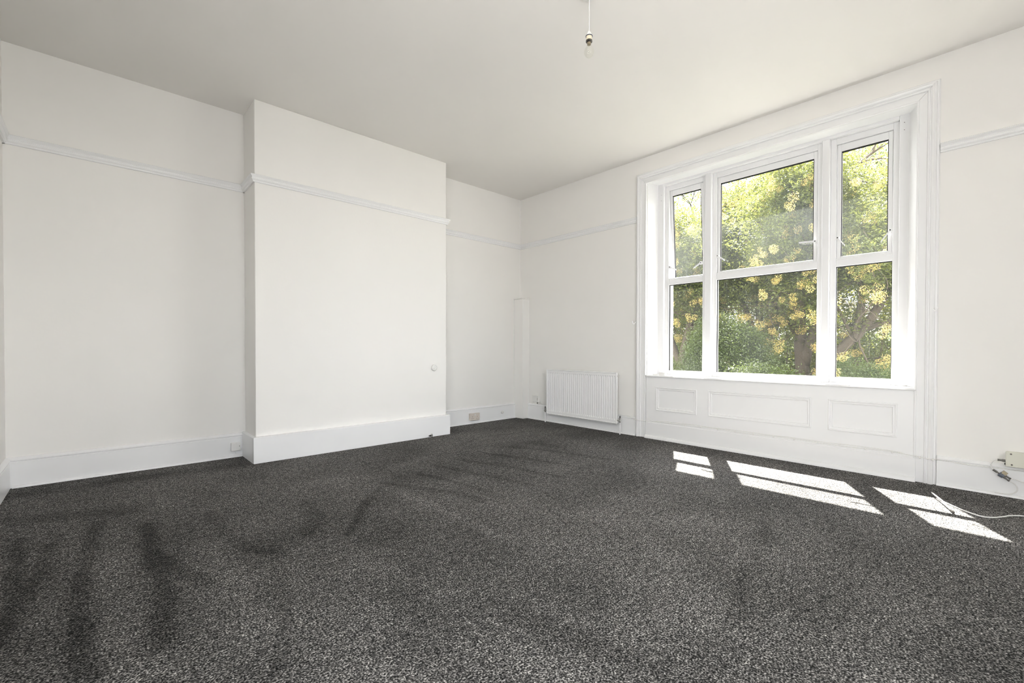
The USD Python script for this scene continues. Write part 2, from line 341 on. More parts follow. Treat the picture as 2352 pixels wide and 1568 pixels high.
SK = [(0, 0), (0.022, 0), (0.022, 0.172), (0.019, 0.175), (0.019, 0.178), (0.023, 0.182), (0.024, 0.188), (0.019, 0.196), (0.010, 0.203), (0, 0.205)]
BEAD = [(0, 0), (0.016, 0), (0.0155, 0.006), (0.012, 0.012), (0.006, 0.0155), (0, 0.016)]
def skirting(name, pts, label):
    t = thing(name, label, 'skirting board', (pts[0][0], pts[0][1], 0), kind='structure')
    part(t, 'board', runs(pts, SK), GLOSS, smooth=30)
    return t
skirting('baseboard_left', [(-LX, 0), (-LX, D1)], 'white moulded skirting board at the far edge of the alcove')
bb = skirting('baseboard_back', [(CX0, 0), (-LX, 0)], 'white moulded skirting boards of the two alcoves')
part(bb, 'board', runs([(-0.124, 0), (CX1, 0)], SK), GLOSS, smooth=30)
bc = thing('baseboard_chimney', 'plain thick white plinth board round the chimney breast', 'skirting board', ((CX0 + CX1) / 2, -CD, 0), kind='structure')
part(bc, 'board', runs([(CX1, 0), (CX1, -CD), (CX0, -CD), (CX0, 0)], [(0, 0), (0.028, 0), (0.028, 0.210), (0.025, 0.214), (0, 0.214)]), GLOSS)
part(bc, 'facing_board', cbox(CX0 - 0.028, CX1 + 0.017, -0.4115, -CD - 0.02, 0, 0.214, 0.002), GLOSS)
br = skirting('baseboard_right', [(0, OY1 + 0.125), (0, -0.176)], 'white moulded skirting boards either side of the window')
part(br, 'board', runs([(0, -RY), (0, OY0 - 0.11)], SK), GLOSS, smooth=30)
skirting('baseboard_front', [(-LX, -RY), (0, -RY)], 'white moulded skirting board facing the chimney breast')
def bead(parent, pts, off):
    P = sweep2d(pts, [(a + off, b) for a, b in BEAD], lambda p, b: np.array([p[0], p[1], b]))
    part(parent, 'floor_bead', P, GLOSS, smooth=40)
bead(br, [(0, OY1 + 0.125), (0, -0.176)], 0.022); bead(br, [(0, -RY), (0, OY0 - 0.11)], 0.022)
bead(bb, [(CX0 - 0.03, 0), (-LX + 0.03, 0)], 0.022); bead(bb, [(-0.124, 0), (CX1 + 0.03, 0)], 0.022)

# pipe boxing in the corner
bx = thing('trim_4', 'low square off-white pipe boxing standing in the corner', 'pipe boxing', (-0.06, -0.09, 0), kind='structure')
part(bx, 'boxing', cbox(-0.124, 0, -0.176, 0, 0, 1.618, 0.004), WALL)
part(bx, 'cap', cbox(-0.132, 0, -0.184, 0, 1.618, 1.630, 0.002), WALL)

# ------------------------------------------------------------------ window architrave, apron panels
CAS = [(0, 0), (0, 0.012), (0.006, 0.020), (0.014, 0.020), (0.018, 0.034), (0.028, 0.040), (0.040, 0.036), (0.046, 0.026), (0.050, 0.026), (0.054, 0.032), (0.062, 0.030), (0.066, 0.020), (0.108, 0.017), (0.110, 0.022), (0.116, 0.024), (0.122, 0.020), (0.122, 0)]
def yz(x0): return lambda p, b: np.array([x0 - b, p[0], p[1]])
cas = thing('trim_1', 'white moulded architrave framing the big window down to the carpet', 'architrave', (0, -3.04, 0), kind='structure')
CO0, CO1, COZ = OY0 - 0.108, OY1 + 0.128, 2.832
# three mitred lengths: each swept on its own, cut at 45 degrees
def casing_piece(which):
    pts = [(CO1, 0.0), (CO1, COZ), (CO0, COZ), (CO0, 0.0)]
    full = sweep2d(pts, CAS, yz(0.0))
    k = len(CAS); V = full.vertices[:4 * k]
    i = which; A, B = V[i * k:(i + 1) * k], V[(i + 1) * k:(i + 2) * k]
    VV = np.vstack([A, B, A.mean(0), B.mean(0)]); F = []
    for j in range(k):
        n = (j + 1) % k
        F += [[j, k + j, k + n], [j, k + n, n], [2 * k, j, n], [2 * k + 1, k + n, k + j]]
    m = trimesh.Trimesh(VV, F, process=False); m.fix_normals(); return m
for w, nme in ((0, 'casing_side'), (1, 'casing_head'), (2, 'casing_side')): part(cas, nme, casing_piece(w), GLOSS, smooth=25)

ap = thing('trim_2', 'white panelled apron board below the window sill', 'apron panelling', (0, -3.04, 0), kind='structure')
AY0, AY1 = OY0, OY1
PANELS = [(-2.519, -2.081), (-3.485, -2.633), (-4.026, -3.600)]; PZ0, PZ1 = 0.300, 0.548
fr = []
zs = [0.0, PZ0, PZ1, 0.655]
fr.append(box(-0.016, 0.0, AY0, AY1, 0.0, PZ0)); fr.append(box(-0.016, 0.0, AY0, AY1, PZ1, 0.655))
ys = [AY1, PANELS[0][1], PANELS[0][0], PANELS[1][1], PANELS[1][0], PANELS[2][1], PANELS[2][0], AY0]
for a, b in zip(ys[0::2], ys[1::2]): fr.append(box(-0.016, 0.0, b, a, PZ0, PZ1))
part(ap, 'apron_frame', fr, GLOSS)
PM = [(0, 0), (0, 0.004), (0.003, 0.008), (0.008, 0.009), (0.012, 0.005), (0.014, 0.001), (0.018, 0.0005), (0.022, 0.003), (0.026, 0.002), (0.030, -0.007), (0.036, -0.008), (0.036, -0.010), (0, -0.010)]
for a, b in PANELS:
    pn = part(ap, 'panel', box(-0.007, 0.0, a, b, PZ0, PZ1), GLOSS)
    loop = [(b, PZ0), (b, PZ1), (a, PZ1), (a, PZ0)]
    part(pn, 'panel_moulding', sweep2d(loop, PM, yz(-0.016), closed=True), GLOSS, smooth=25)
part(ap, 'plinth_board', runs([(-0.016, AY0), (-0.016, AY1)], [(0, 0), (0.010, 0), (0.010, 0.165), (0.004, 0.172), (0, 0.172)]), GLOSS)
part(ap, 'floor_bead', sweep2d([(-0.026, AY0), (-0.026, AY1)], [(a * 1.5, b * 2.0) for a, b in BEAD], lambda p, b: np.array([p[0], p[1], b])), GLOSS, smooth=40)

# ------------------------------------------------------------------ the window
win = thing('window_1', 'big white three-light window with top-hung upper sashes', 'window', (0.14, -3.04, 0.668), kind='structure')
FX = 0.14
part(win, 'sill', hull([(-0.030, OY0 + 0.002, 0.652), (-0.030, OY1 - 0.002, 0.652), (-0.034, OY0 + 0.002, 0.658), (-0.034, OY1 - 0.002, 0.658), (-0.028, OY0 + 0.002, 0.668), (-0.028, OY1 - 0.002, 0.668),
                        (0.20, OY0 + 0.002, 0.672), (0.20, OY1 - 0.002, 0.672), (0.20, OY0 + 0.002, 0.645), (0.20, OY1 - 0.002, 0.645)]), SASHW)
# splayed linings
part(win, 'reveal_lining', hull([(0, OY1, z) for z in (0.668, 2.714)] + [(FX, -2.008, z) for z in (0.668, 2.722)] + [(FX, OY1, z) for z in (0.668, 2.722)]), SASHW)
part(win, 'reveal_lining', hull([(0, OY0, z) for z in (0.668, 2.714)] + [(FX, -4.060, z) for z in (0.668, 2.722)] + [(FX, OY0, z) for z in (0.668, 2.722)]), SASHW)
part(win, 'soffit_lining', box(0, FX, OY0, OY1, 2.714, 2.722), SASHW)
# timber frame
part(win, 'jamb', [cbox(FX, 0.225, -2.074, -1.985, 0.668, 2.73, 0.003)], SASHW)
part(win, 'jamb', [cbox(FX, 0.225, -4.085, -4.003, 0.668, 2.73, 0.003)], SASHW)
part(win, 'frame_head', [cbox(FX + 0.001, 0.225, -4.003, -2.074, 2.690, 2.73, 0.003)], SASHW)
part(win, 'mullion', [cbox(FX, 0.225, -2.581, -2.521, 0.668, 2.690, 0.003)], SASHW)
part(win, 'mullion', [cbox(FX, 0.225, -3.561, -3.508, 0.668, 2.690, 0.003)], SASHW)
LIGHTS = [(-2.521, -2.074), (-3.508, -2.581), (-4.003, -3.561)]
def ringmesh(x0, x1, ya, yb, za, zb, w, wz0=None, wz1=None, c=0.003):
    wz0 = w if wz0 is None else wz0; wz1 = w if wz1 is None else wz1
    return [cbox(x0, x1, ya, ya + w, za, zb, c), cbox(x0, x1, yb - w, yb, za, zb, c), cbox(x0, x1, ya + w - 0.001, yb - w + 0.001, zb - wz1, zb, c), cbox(x0, x1, ya + w - 0.001, yb - w + 0.001, za, za + wz0, c)]
TZ0, TZ1 = 1.632, 1.690
for i, (a, b) in enumerate(LIGHTS):
    # fixed inner frame, transom
    part(win, 'inner_frame', ringmesh(0.178, 0.236, a, b, 0.668, 2.690, 0.040, 0.050, 0.050), SASHW)
    part(win, 'transom', [cbox(0.180, 0.2165, a + 0.0395, b - 0.0395, TZ0, TZ1, 0.004), cbox(0.183, 0.190, a + 0.0395, b - 0.0395, TZ1 - 0.002, TZ1 + 0.010, 0.002)], SASHW)
    ga, gb = a + 0.040, b - 0.040
    pl = part(win, 'pane', box(0.2120, 0.2160, ga - 0.004, gb + 0.004, 0.714, TZ0 + 0.004), GLASS_LOW)
    part(pl, 'gasket', ringmesh(0.1925, 0.2125, ga - 0.0005, gb + 0.0005, 0.7175, TZ0 + 0.0005, 0.0045, 0.002, 0.006, c=0.0005), BLACK)  # black gasket, made deeper to take in the outer frame's shaded side
    # opening sash
    sa, sb, sz0, sz1 = a + 0.043, b - 0.043, TZ1 + 0.004, 2.637
    ang = math.radians(4.2) if i == 0 else 0.0
    piv = np.array([0.19, (a + b) / 2, sz1])
    Rm = trimesh.transformations.rotation_matrix(-ang, [0, 1, 0], piv)
    def rot(ms):
        m = trimesh.util.concatenate(ms) if isinstance(ms, list) else ms.copy()
        m.apply_transform(Rm); return m
    w = 0.028
    s = part(win, 'sash', rot(ringmesh(0.1905, 0.2175, sa, sb, sz0, sz1, w, 0.022, 0.058)), SASHW)
    part(s, 'pane', rot(box(0.2130, 0.2170, sa + w - 0.004, sb - w + 0.004, sz0 + 0.018, sz1 - 0.054)), GLASS_UP)
    part(s, 'gasket', rot(ringmesh(0.1935, 0.2135, sa + w - 0.0005, sb - w + 0.0005, sz0 + 0.0215, sz1 - 0.0575, 0.005, 0.002, 0.008, c=0.0005)), BLACK)  # same here: gasket plus the frame's shade, in black
    # friction stays
    def stay(y, z, dy, dz, L):
        d = np.array([0.012, dy, dz]); d /= np.linalg.norm(d); p0 = np.array([0.180, y, z])
        ms = [cbox(0.168, 0.186, y - 0.012, y + 0.012, z - 0.016, z + 0.012, 0.003)]
        q = p0 + np.array([-0.012, 0, 0])
        ms.append(hull([q + np.array([o, 0, s_]) + d * t * L for o in (-0.005, 0.005) for s_ in (-0.007, 0.007) for t in (0, 1)]))
        r_ = part(s, 'stay', [m for m in ms], SASHW)
        st = part(s, 'screw', lathe([(0, 0), (0.0045, 0), (0.0045, 0.002), (0, 0.002)], q + np.array([-0.0055, 0, 0]), (-1, 0, 0), 10), DARKHOLE)
    if i == 0: stay(sb - 0.012, 1.822, -0.8, -0.42, 0.085); stay(sa + 0.012, 1.822, 0.8, -0.45, 0.085)
    if i == 1: stay(sb - 0.010, 1.865, -0.8, -0.62, 0.085); stay(sa + 0.010, 1.868, 1.0, 0.06, 0.12)
    if i == 2: stay(sb - 0.010, 1.868, -0.55, -0.8, 0.085); stay(sa + 0.010, 1.868, 0.55, -0.8, 0.10)
for y, z in ((-4.03, 2.655), (-4.03, 2.60), (-2.045, 2.60), (-2.045, 2.54)):
    part(win, 'nail_head', lathe([(0, 0), (0.0025, 0), (0.0025, 0.0008), (0, 0.0008)], (FX, y, z), (-1, 0, 0), 8), DARKHOLE)

# unseen second window, added behind the camera to brighten the room
w2 = thing('window_2', 'unseen white window added for light in the wall facing the chimney breast', 'window', ((W2X0 + W2X1) / 2, -RY - 0.15, W2Z0), kind='structure')
def ringx(y0, y1, xa, xb, za, zb, w):
    return [cbox(xa, xa + w, y0, y1, za, zb), cbox(xb - w, xb, y0, y1, za, zb), cbox(xa + w, xb - w, y0, y1, zb - w, zb), cbox(xa + w, xb - w, y0, y1, za, za + w)]
part(w2, 'frame', ringx(-RY - 0.22, -RY - 0.14, W2X0, W2X1, W2Z0, W2Z1, 0.06), SASHW)
xm = (W2X0 + W2X1) / 2
part(w2, 'mullion', cbox(xm - 0.03, xm + 0.03, -RY - 0.22, -RY - 0.14, W2Z0 + 0.06, W2Z1 - 0.06), SASHW)
for a, b in ((W2X0 + 0.06, xm - 0.03), (xm + 0.03, W2X1 - 0.06)):
    part(w2, 'pane', box(a, b, -RY - 0.185, -RY - 0.18, W2Z0 + 0.06, W2Z1 - 0.06), GLASS_LOW)
part(w2, 'sill', cbox(W2X0, W2X1, -RY - 0.14, -RY + 0.03, W2Z0 - 0.03, W2Z0), SASHW)

# unseen glazed double door, added to bring in light from the left
d1 = thing('door_1', 'unseen white glazed double door added for light in the wall beside the alcove', 'door', (-LX - 0.1, (D0 + D1) / 2, 0), kind='structure')
def ringy(x0, x1, ya, yb, za, zb, w, wb):
    return [cbox(x0, x1, ya, ya + w, za, zb), cbox(x0, x1, yb - w, yb, za, zb), cbox(x0, x1, ya + w, yb - w, zb - w, zb), cbox(x0, x1, ya + w, yb - w, za, za + wb)]
part(d1, 'door_frame', [box(-LX - 0.2, -LX, D0, D0 + 0.04, 0, DZ), box(-LX - 0.2, -LX, D1 - 0.04, D1, 0, DZ), box(-LX - 0.2, -LX, D0 + 0.04, D1 - 0.04, DZ - 0.04, DZ)], SASHW)
ym = (D0 + D1) / 2
for a, b in ((D0 + 0.042, ym - 0.001), (ym + 0.001, D1 - 0.042)):
    lf = part(d1, 'door_leaf', ringy(-LX - 0.13, -LX - 0.09, a, b, 0.006, DZ - 0.043, 0.07, 0.16), SASHW)
    part(lf, 'pane', box(-LX - 0.112, -LX - 0.107, a + 0.07, b - 0.07, 0.166, DZ - 0.113), GLASS_LOW)
    part(lf, 'handle', tube([(-LX - 0.09, ym + (0.04 if a > ym - 0.01 else -0.04), 1.0), (-LX - 0.05, ym + (0.04 if a > ym - 0.01 else -0.04), 1.0), (-LX - 0.05, ym + (0.14 if a > ym - 0.01 else -0.14), 1.0)], 0.008), CHROME, smooth=40)

# ------------------------------------------------------------------ radiator
rad = thing('radiator', 'white ribbed panel radiator on the wall beside the window', 'radiator', (-0.07, -1.12, 0.117))
Y0, Y1, Z0, Z1 = -1.652, -0.588, 0.117, 0.681
XF = -0.100
n = 33; pitch = (Y1 - Y0 - 0.03) / n
prof_y, prof_x = [Y0 + 0.015], [0.0]
for k in range(n):
    y = Y0 + 0.015 + k * pitch
    for t, d in ((0.18, 0.0), (0.32, 1.0), (0.68, 1.0), (0.82, 0.0)):
        prof_y.append(y + t * pitch); prof_x.append(d)
prof_y.append(Y1 - 0.015); prof_x.append(0.0)
prof_y, prof_x = np.array(prof_y), np.array(prof_x)
rows = [(Z0, 0), (Z0 + 0.035, 0), (Z0 + 0.05, 1), (Z1 - 0.048, 1), (Z1 - 0.036, 0), (Z1, 0)]
V = [[XF + 0.007 * s_ * d, y, z] for z, s_ in rows for y, d in zip(prof_y, prof_x)]
m_ = len(prof_y); F = []
for i in range(len(rows) - 1):
    for j in range(m_ - 1):
        a = i * m_ + j; F += [[a, a + m_ + 1, a + 1], [a, a + m_, a + m_ + 1]]
part(rad, 'front_panel', trimesh.Trimesh(V, F, process=False), RADW, smooth=20)
part(rad, 'side_rim', [cbox(XF - 0.004, XF + 0.018, Y0 - 0.003, Y0 + 0.016, Z0, Z1, 0.005)], RADW)
part(rad, 'side_rim', [cbox(XF - 0.004, XF + 0.018, Y1 - 0.016, Y1 + 0.003, Z0, Z1, 0.005)], RADW)
part(rad, 'top_rim', [cbox(XF - 0.004, XF + 0.018, Y0, Y1, Z1 - 0.012, Z1 + 0.004, 0.005)], RADW)
part(rad, 'bottom_rim', [cbox(XF - 0.004, XF + 0.016, Y0, Y1, Z0 - 0.004, Z0 + 0.008, 0.004), cbox(XF + 0.012, XF + 0.022, Y0 + 0.01, Y1 - 0.01, Z0 - 0.014, Z0 + 0.004, 0.003)], RADW)
part(rad, 'back_panel', [cbox(XF + 0.016, XF + 0.022, Y0 + 0.004, Y1 - 0.004, Z0 + 0.004, Z1 - 0.002, 0.002)], RADW)
part(rad, 'bracket', [box(XF + 0.02, -0.002, y - 0.015, y + 0.015, Z0 + 0.1, Z1 - 0.1) for y in (Y0 + 0.2,)], RADW)
part(rad, 'bracket', [box(XF + 0.02, -0.002, y - 0.015, y + 0.015, Z0 + 0.1, Z1 - 0.1) for y in (Y1 - 0.2,)], RADW)
part(rad, 'bleed_plug', lathe([(0, 0), (0.009, 0), (0.009, 0.02), (0.006, 0.022), (0.006, 0.032), (0, 0.032)], (XF + 0.012, Y0 - 0.001, Z1 - 0.035), (0, -1, 0), 14), PLASTIC, smooth=40)
for yv, yin, sgn in ((-1.687, Y0, -1), (-0.556, Y1, 1)):
    v_ = part(rad, 'valve', [lathe([(0, 0), (0.011, 0), (0.011, 0.012), (0.008, 0.014), (0.008, 0.034), (0.011, 0.036), (0.011, 0.044), (0, 0.044)], (XF + 0.012, yin, Z0 + 0.035), (0, sgn, 0), 14),
                             lathe([(0, -0.022), (0.010, -0.022), (0.010, 0.020), (0.012, 0.022), (0.012, 0.030), (0, 0.032)], (XF + 0.012, yv, Z0 + 0.035), (0, 0, 1), 14)], CHROME, smooth=40, label='dull chrome radiator valve')
    part(v_, 'spindle', lathe([(0, 0.030), (0.006, 0.030), (0.006, 0.048), (0.004, 0.052), (0, 0.052)], (XF + 0.012, yv, Z0 + 0.035), (0, 0, 1), 12), BLACK, smooth=40)
    part(rad, 'supply_pipe', lathe([(0, 0), (0.0075, 0), (0.0075, Z0 + 0.016), (0, Z0 + 0.016)], (XF + 0.012, yv, 0), (0, 0, 1), 14), RADW, smooth=40)

# ------------------------------------------------------------------ fittings
# double socket on the alcove skirting
so = thing('double_socket', 'aged cream double power socket on the alcove skirting', 'power socket', (-0.843, -0.022, 0.088))
part(so, 'back_box', cbox(-0.918, -0.768, -0.048, -0.022, 0.045, 0.131, 0.003), AGED)
fp = part(so, 'faceplate', cbox(-0.920, -0.766, -0.056, -0.047, 0.043, 0.133, 0.003), AGED)
for cx in (-0.880, -0.806):
    for dx, dz, sx, sz in ((0, 0.012, 0.0022, 0.0045), (-0.0115, -0.012, 0.0036, 0.0022), (0.0115, -0.012, 0.0036, 0.0022)):
        part(so, 'pin_hole', box(cx + dx - sx, cx + dx + sx, -0.0564, -0.0550, 0.078 + dz - sz, 0.078 + dz + sz), DARKHOLE)
for cx in (-0.850, -0.836):
    part(so, 'rocker_switch', cbox(cx - 0.005, cx + 0.005, -0.0595, -0.0555, 0.104, 0.122, 0.0015), PLASTIC)

# telephone socket with a thin wire, left alcove
tp = thing('telephone_socket', 'small white telephone socket on the skirting next to the plinth', 'telephone socket', (-3.461, -0.022, 0.094))
part(tp, 'back_box', cbox(-3.494, -3.428, -0.045, -0.022, 0.060, 0.127, 0.003), PLASTIC)
part(tp, 'faceplate', cbox(-3.496, -3.426, -0.053, -0.044, 0.058, 0.129, 0.003), PLASTIC)
part(tp, 'screw', lathe([(0, 0), (0.003, 0), (0.003, 0.001), (0, 0.001)], (-3.434, -0.053, 0.098), (0, -1, 0), 8), DARKMETAL)
part(tp, 'wire', tube(smoothpath([(-3.464, -0.035, 0.058), (-3.462, -0.040, 0.040), (-3.448, -0.042, 0.026), (-3.425, -0.043, 0.020), (-3.409, -0.043, 0.018)]), 0.0014, 6), CABLE, smooth=True)

# round rubber-faced door stop on the alcove skirting
solo('door_stop', [lathe([(0, 0), (0.021, 0), (0.019, 0.016), (0.014, 0.024), (0.006, 0.027), (0.005, 0.024), (0, 0.024)], (-0.360, -0.022, 0.096), (0, -1, 0), 24)], PLASTIC, 'little round white stop on the alcove skirting near the corner', 'door stop', (-0.360, -0.022, 0.096), smooth=35)

# round cap on the chimney breast
rc = thing('round_wall_cap', 'round ringed white plastic cap low on the chimney breast', 'vent cap', (-1.6445, -CD, 0.7395))
part(rc, 'cap', lathe([(0, 0), (0.036, 0), (0.036, 0.012), (0.033, 0.018), (0.026, 0.020), (0.024, 0.017), (0.015, 0.017), (0.013, 0.021), (0.006, 0.021), (0.005, 0.018), (0, 0.018)], (-1.6445, -CD, 0.7395), (0, -1, 0), 36), PLASTIC, smooth=30)

# gas tap at the foot of the chimney plinth
gt = thing('gas_tap', 'small chrome gas tap rising from the carpet at the plinth', 'gas tap', (-1.722, -0.440, 0.0))
part(gt, 'riser', lathe([(0, -0.01), (0.006, -0.01), (0.006, 0.018), (0.009, 0.020), (0.009, 0.028), (0.006, 0.030), (0.006, 0.036), (0, 0.040)], (-1.722, -0.440, 0), (0, 0, 1), 14), CHROME, smooth=40)
part(gt, 'elbow', tube(smoothpath([(-1.722, -0.440, 0.030), (-1.724, -0.440, 0.040), (-1.732, -0.440, 0.040), (-1.736, -0.440, 0.030), (-1.736, -0.440, 0.018)]), 0.005, 10), CHROME, smooth=True)
part(gt, 'plug', lathe([(0, 0), (0.010, 0), (0.008, 0.012), (0.002, 0.026), (0, 0.026)], (-1.738, -0.440, 0.022), (-1, 0, 0), 14), BLACK, smooth=40, label='black conical plug')

# cable outlet box between the corner boxing and radiator
cb = thing('cable_outlet', 'white cable outlet box above the skirting near the corner boxing', 'cable outlet', (0, -0.318, 0.278))
part(cb, 'body', cbox(-0.034, 0, -0.368, -0.268, 0.232, 0.322, 0.005), PLASTIC)
for z in (0.285, 0.268): part(cb, 'screw', lathe([(0, 0), (0.004, 0), (0.004, 0.001), (0, 0.001)], (-0.034, -0.357, z), (-1, 0, 0), 8), DARKMETAL)
part(cb, 'connector', lathe([(0, 0), (0.005, 0), (0.005, 0.022), (0, 0.022)], (-0.018, -0.345, 0.232), (0, 0, -1), 10), DARKMETAL, smooth=40)

def cable(name, pts, r, label, material=CABLE, cat='cable', n=8, sides=8):
    P = smoothpath(pts, n)
    return solo(name, tube(P, r, sides), material, label, cat, tuple(P[0]), smooth=True)

# wires along the skirting
w1 = [(-0.012, -0.403, 0.262), (-0.012, -0.405, 0.225), (-0.016, -0.42, 0.214), (-0.020, -0.52, 0.211), (-0.020, -0.62, 0.209), (-0.020, -1.2, 0.209), (-0.020, -1.60, 0.209), (-0.022, -1.654, 0.208), (-0.026, -1.70, 0.209), (-0.03, -1.78, 0.200), (-0.045, -1.85, 0.183), (-0.045, -1.90, 0.176), (-0.024, -1.968, 0.176), (-0.021, -2.02, 0.176), (-0.021, -2.09, 0.180)]
YS = np.linspace(-2.09, -4.16, 14)
def sag(y, k, amp): return amp * abs(math.sin((y + 2.09) / 0.32 * math.pi / 2 + k))
run1 = w1 + [(-0.022, y, 0.189 + 0.003 * math.sin(9 * y)) for y in YS[1:-1]] + [(-0.024, -4.10, 0.186), (-0.044, -4.16, 0.184), (-0.046, -4.20, 0.180), (-0.026, -4.255, 0.181), (-0.024, -4.32, 0.176), (-0.027, -4.42, 0.173), (-0.027, -4.60, 0.180), (-0.027, -4.9, 0.181), (-0.027, -5.6, 0.181)]
c1 = cable('skirting_cable', run1, 0.0026, 'long painted-over cable clipped along the skirting and apron')
for y in YS[1:-1]:
    part(c1, 'cable_clip', cbox(-0.030, -0.018, y - 0.006, y + 0.006, 0.180, 0.195, 0.003), CABLE)
for y, x, z in ((-4.155, -0.050, 0.182), (-4.222, -0.052, 0.178), (-1.95, -0.026, 0.177)):
    part(c1, 'cable_clip', cbox(x, x + 0.016, y - 0.006, y + 0.006, z - 0.009, z + 0.006, 0.003), CABLE)
run2 = [(-0.012, OY1 - 0.010, 0.640), (-0.013, OY1 - 0.008, 0.50), (-0.013, OY1 - 0.008, 0.28), (-0.013, OY1 - 0.014, 0.225), (-0.016, OY1 - 0.045, 0.195), (-0.021, OY1 - 0.10, 0.186), (-0.020, -2.20, 0.199)] + [(-0.021, y, 0.198 + 0.004 * abs(math.sin(7 * y))) for y in np.linspace(-2.26, -4.0, 14)] + [(-0.020, -4.06, 0.193)]
cable('sensor_cable', run2, 0.0023, 'thin white cable dropping from the sill to the apron')

# sensor box and its wired connectors on the sill
sb_ = thing('sill_sensor', 'little white alarm contact with wire block at the sill corner', 'alarm contact', (0.06, -2.08, 0.669))
part(sb_, 'contact', cbox(0.015, 0.045, -2.165, -2.095, 0.6695, 0.700, 0.003), PLASTIC)
part(sb_, 'terminal_block', cbox(0.02, 0.036, -2.07, -2.02, 0.6695, 0.680, 0.002), PLASTIC)
part(sb_, 'lead', tube(smoothpath([(0.03, -2.096, 0.676), (0.028, -2.08, 0.675), (0.026, -2.068, 0.674)]), 0.002, 6), CABLE, smooth=True)
part(sb_, 'lead', tube(smoothpath([(0.024, -2.021, 0.674), (0.010, -2.0, 0.673), (-0.022, -1.985, 0.671), (-0.033, -1.978, 0.660), (-0.014, -1.976, 0.643)]), 0.002, 6), CABLE, smooth=True)

# curtain tie-back hooks
def hook(y, side, label):
    t = thing('curtain_hook', label, 'curtain hook', (-0.02, y, 1.235), group=None)
    part(t, 'base', lathe([(0, 0), (0.009, 0), (0.008, 0.004), (0, 0.005)], (-0.022, y, 1.24), (-1, 0, 0), 14), GLOSS, smooth=40)
    part(t, 'hook', tube(smoothpath([(-0.022, y, 1.240), (-0.040, y + 0.002 * side, 1.232), (-0.052, y + 0.010 * side, 1.218), (-0.060, y + 0.020 * side, 1.226), (-0.062, y + 0.026 * side, 1.250)]), 0.0045, 8), GLOSS, smooth=True)
hook(-1.846, 1, 'white tie-back hook on the architrave nearer the radiator')
hook(-4.215, -1, 'white tie-back hook on the architrave nearer the aerial box')

# aerial amplifier box, splitter and coax leads
jb = thing('aerial_box', 'cream metal aerial box screwed to the wall by the window', 'junction box', (0, -4.70, 0.246))
part(jb, 'body', cbox(-0.055, -0.002, -4.86, -4.568, 0.204, 0.292, 0.002), CREAM)
part(jb, 'lid', cbox(-0.060, -0.054, -4.864, -4.565, 0.201, 0.296, 0.002), CREAM)
for y, z in ((-4.588, 0.282), (-4.592, 0.214), (-4.84, 0.282), (-4.84, 0.214)):
    part(jb, 'screw', lathe([(0, 0), (0.005, 0), (0.004, 0.002), (0, 0.002)], (-0.060, y, z), (-1, 0, 0), 10), DARKMETAL)
part(jb, 'coax_plug', lathe([(0, 0), (0.007, 0), (0.007, 0.016), (0.0055, 0.018), (0.0055, 0.030), (0.0065, 0.031), (0.0065, 0.036), (0, 0.036)], (-0.045, -4.566, 0.234), (0, 1, 0), 12), DARKMETAL, smooth=40)
part(jb, 'terminal', lathe([(0, 0), (0.006, 0), (0.006, 0.006), (0, 0.006)], (-0.045, -4.566, 0.214), (0, 1, 0), 10), BLACK, smooth=40)

sp = thing('coax_splitter', 'slate grey coax splitter with dark plugs hanging on leads', 'coax splitter', (-0.05, -4.545, 0.142))
ax = np.array([0, -0.80, -0.60]); pr = np.array([0, -0.60, 0.80])
C0 = np.array([-0.048, -4.548, 0.139])
def along(c, d, prof, n=14): return lathe(prof, c, d, n)
part(sp, 'body', along(C0 - ax * 0.012, ax, [(0, 0), (0.015, 0), (0.015, 0.024), (0, 0.024)], 20), GREYPL, smooth=40)
part(sp, 'side_block', hull([C0 + pr * s_ + ax * t + np.array([dx, 0, 0]) for s_ in (0.008, 0.030) for t in (-0.010, 0.014) for dx in (-0.010, 0.010)]), BRASS)
for off, L in ((-0.004, 0.036), (0.010, 0.032)):
    part(sp, 'coax_plug', along(C0 + ax * 0.011 + pr * off, ax, [(0, 0), (0.0055, 0), (0.0055, 0.010), (0.0045, 0.011), (0.0045, L - 0.008), (0.006, L - 0.007), (0.006, L), (0, L)]), DARKMETAL, smooth=40)
part(sp, 'coax_plug', along(C0 - ax * 0.011, -ax, [(0, 0), (0.004, 0), (0.004, 0.012), (0.006, 0.013), (0.006, 0.036), (0, 0.036)]), DARKMETAL, smooth=40)
A1 = C0 - ax * 0.046
cable('coax_lead', [(-0.045, -4.531, 0.234), (-0.046, -4.518, 0.231), (-0.047, -4.506, 0.216), (-0.047, -4.500, 0.195), tuple(A1)], 0.0032, 'short white coax lead looping from aerial box to splitter')
B1 = C0 + ax * 0.046 - pr * 0.004
cable('coax_lead', [tuple(B1), (-0.046, -4.604, 0.094), (-0.044, -4.617, 0.070), (-0.042, -4.612, 0.042), (-0.040, -4.585, 0.022), (-0.036, -4.555, 0.018), (-0.034, -4.52, 0.018)], 0.0032, 'white coax lead drooping from the splitter to the floor bead')
B2 = C0 + ax * 0.042 + pr * 0.010
cable('coax_lead', [tuple(B2), (-0.046, -4.61, 0.122), (-0.044, -4.65, 0.108), (-0.040, -4.75, 0.09), (-0.036, -4.95, 0.08)], 0.0026, 'thin white lead running flat from splitter along the skirting')

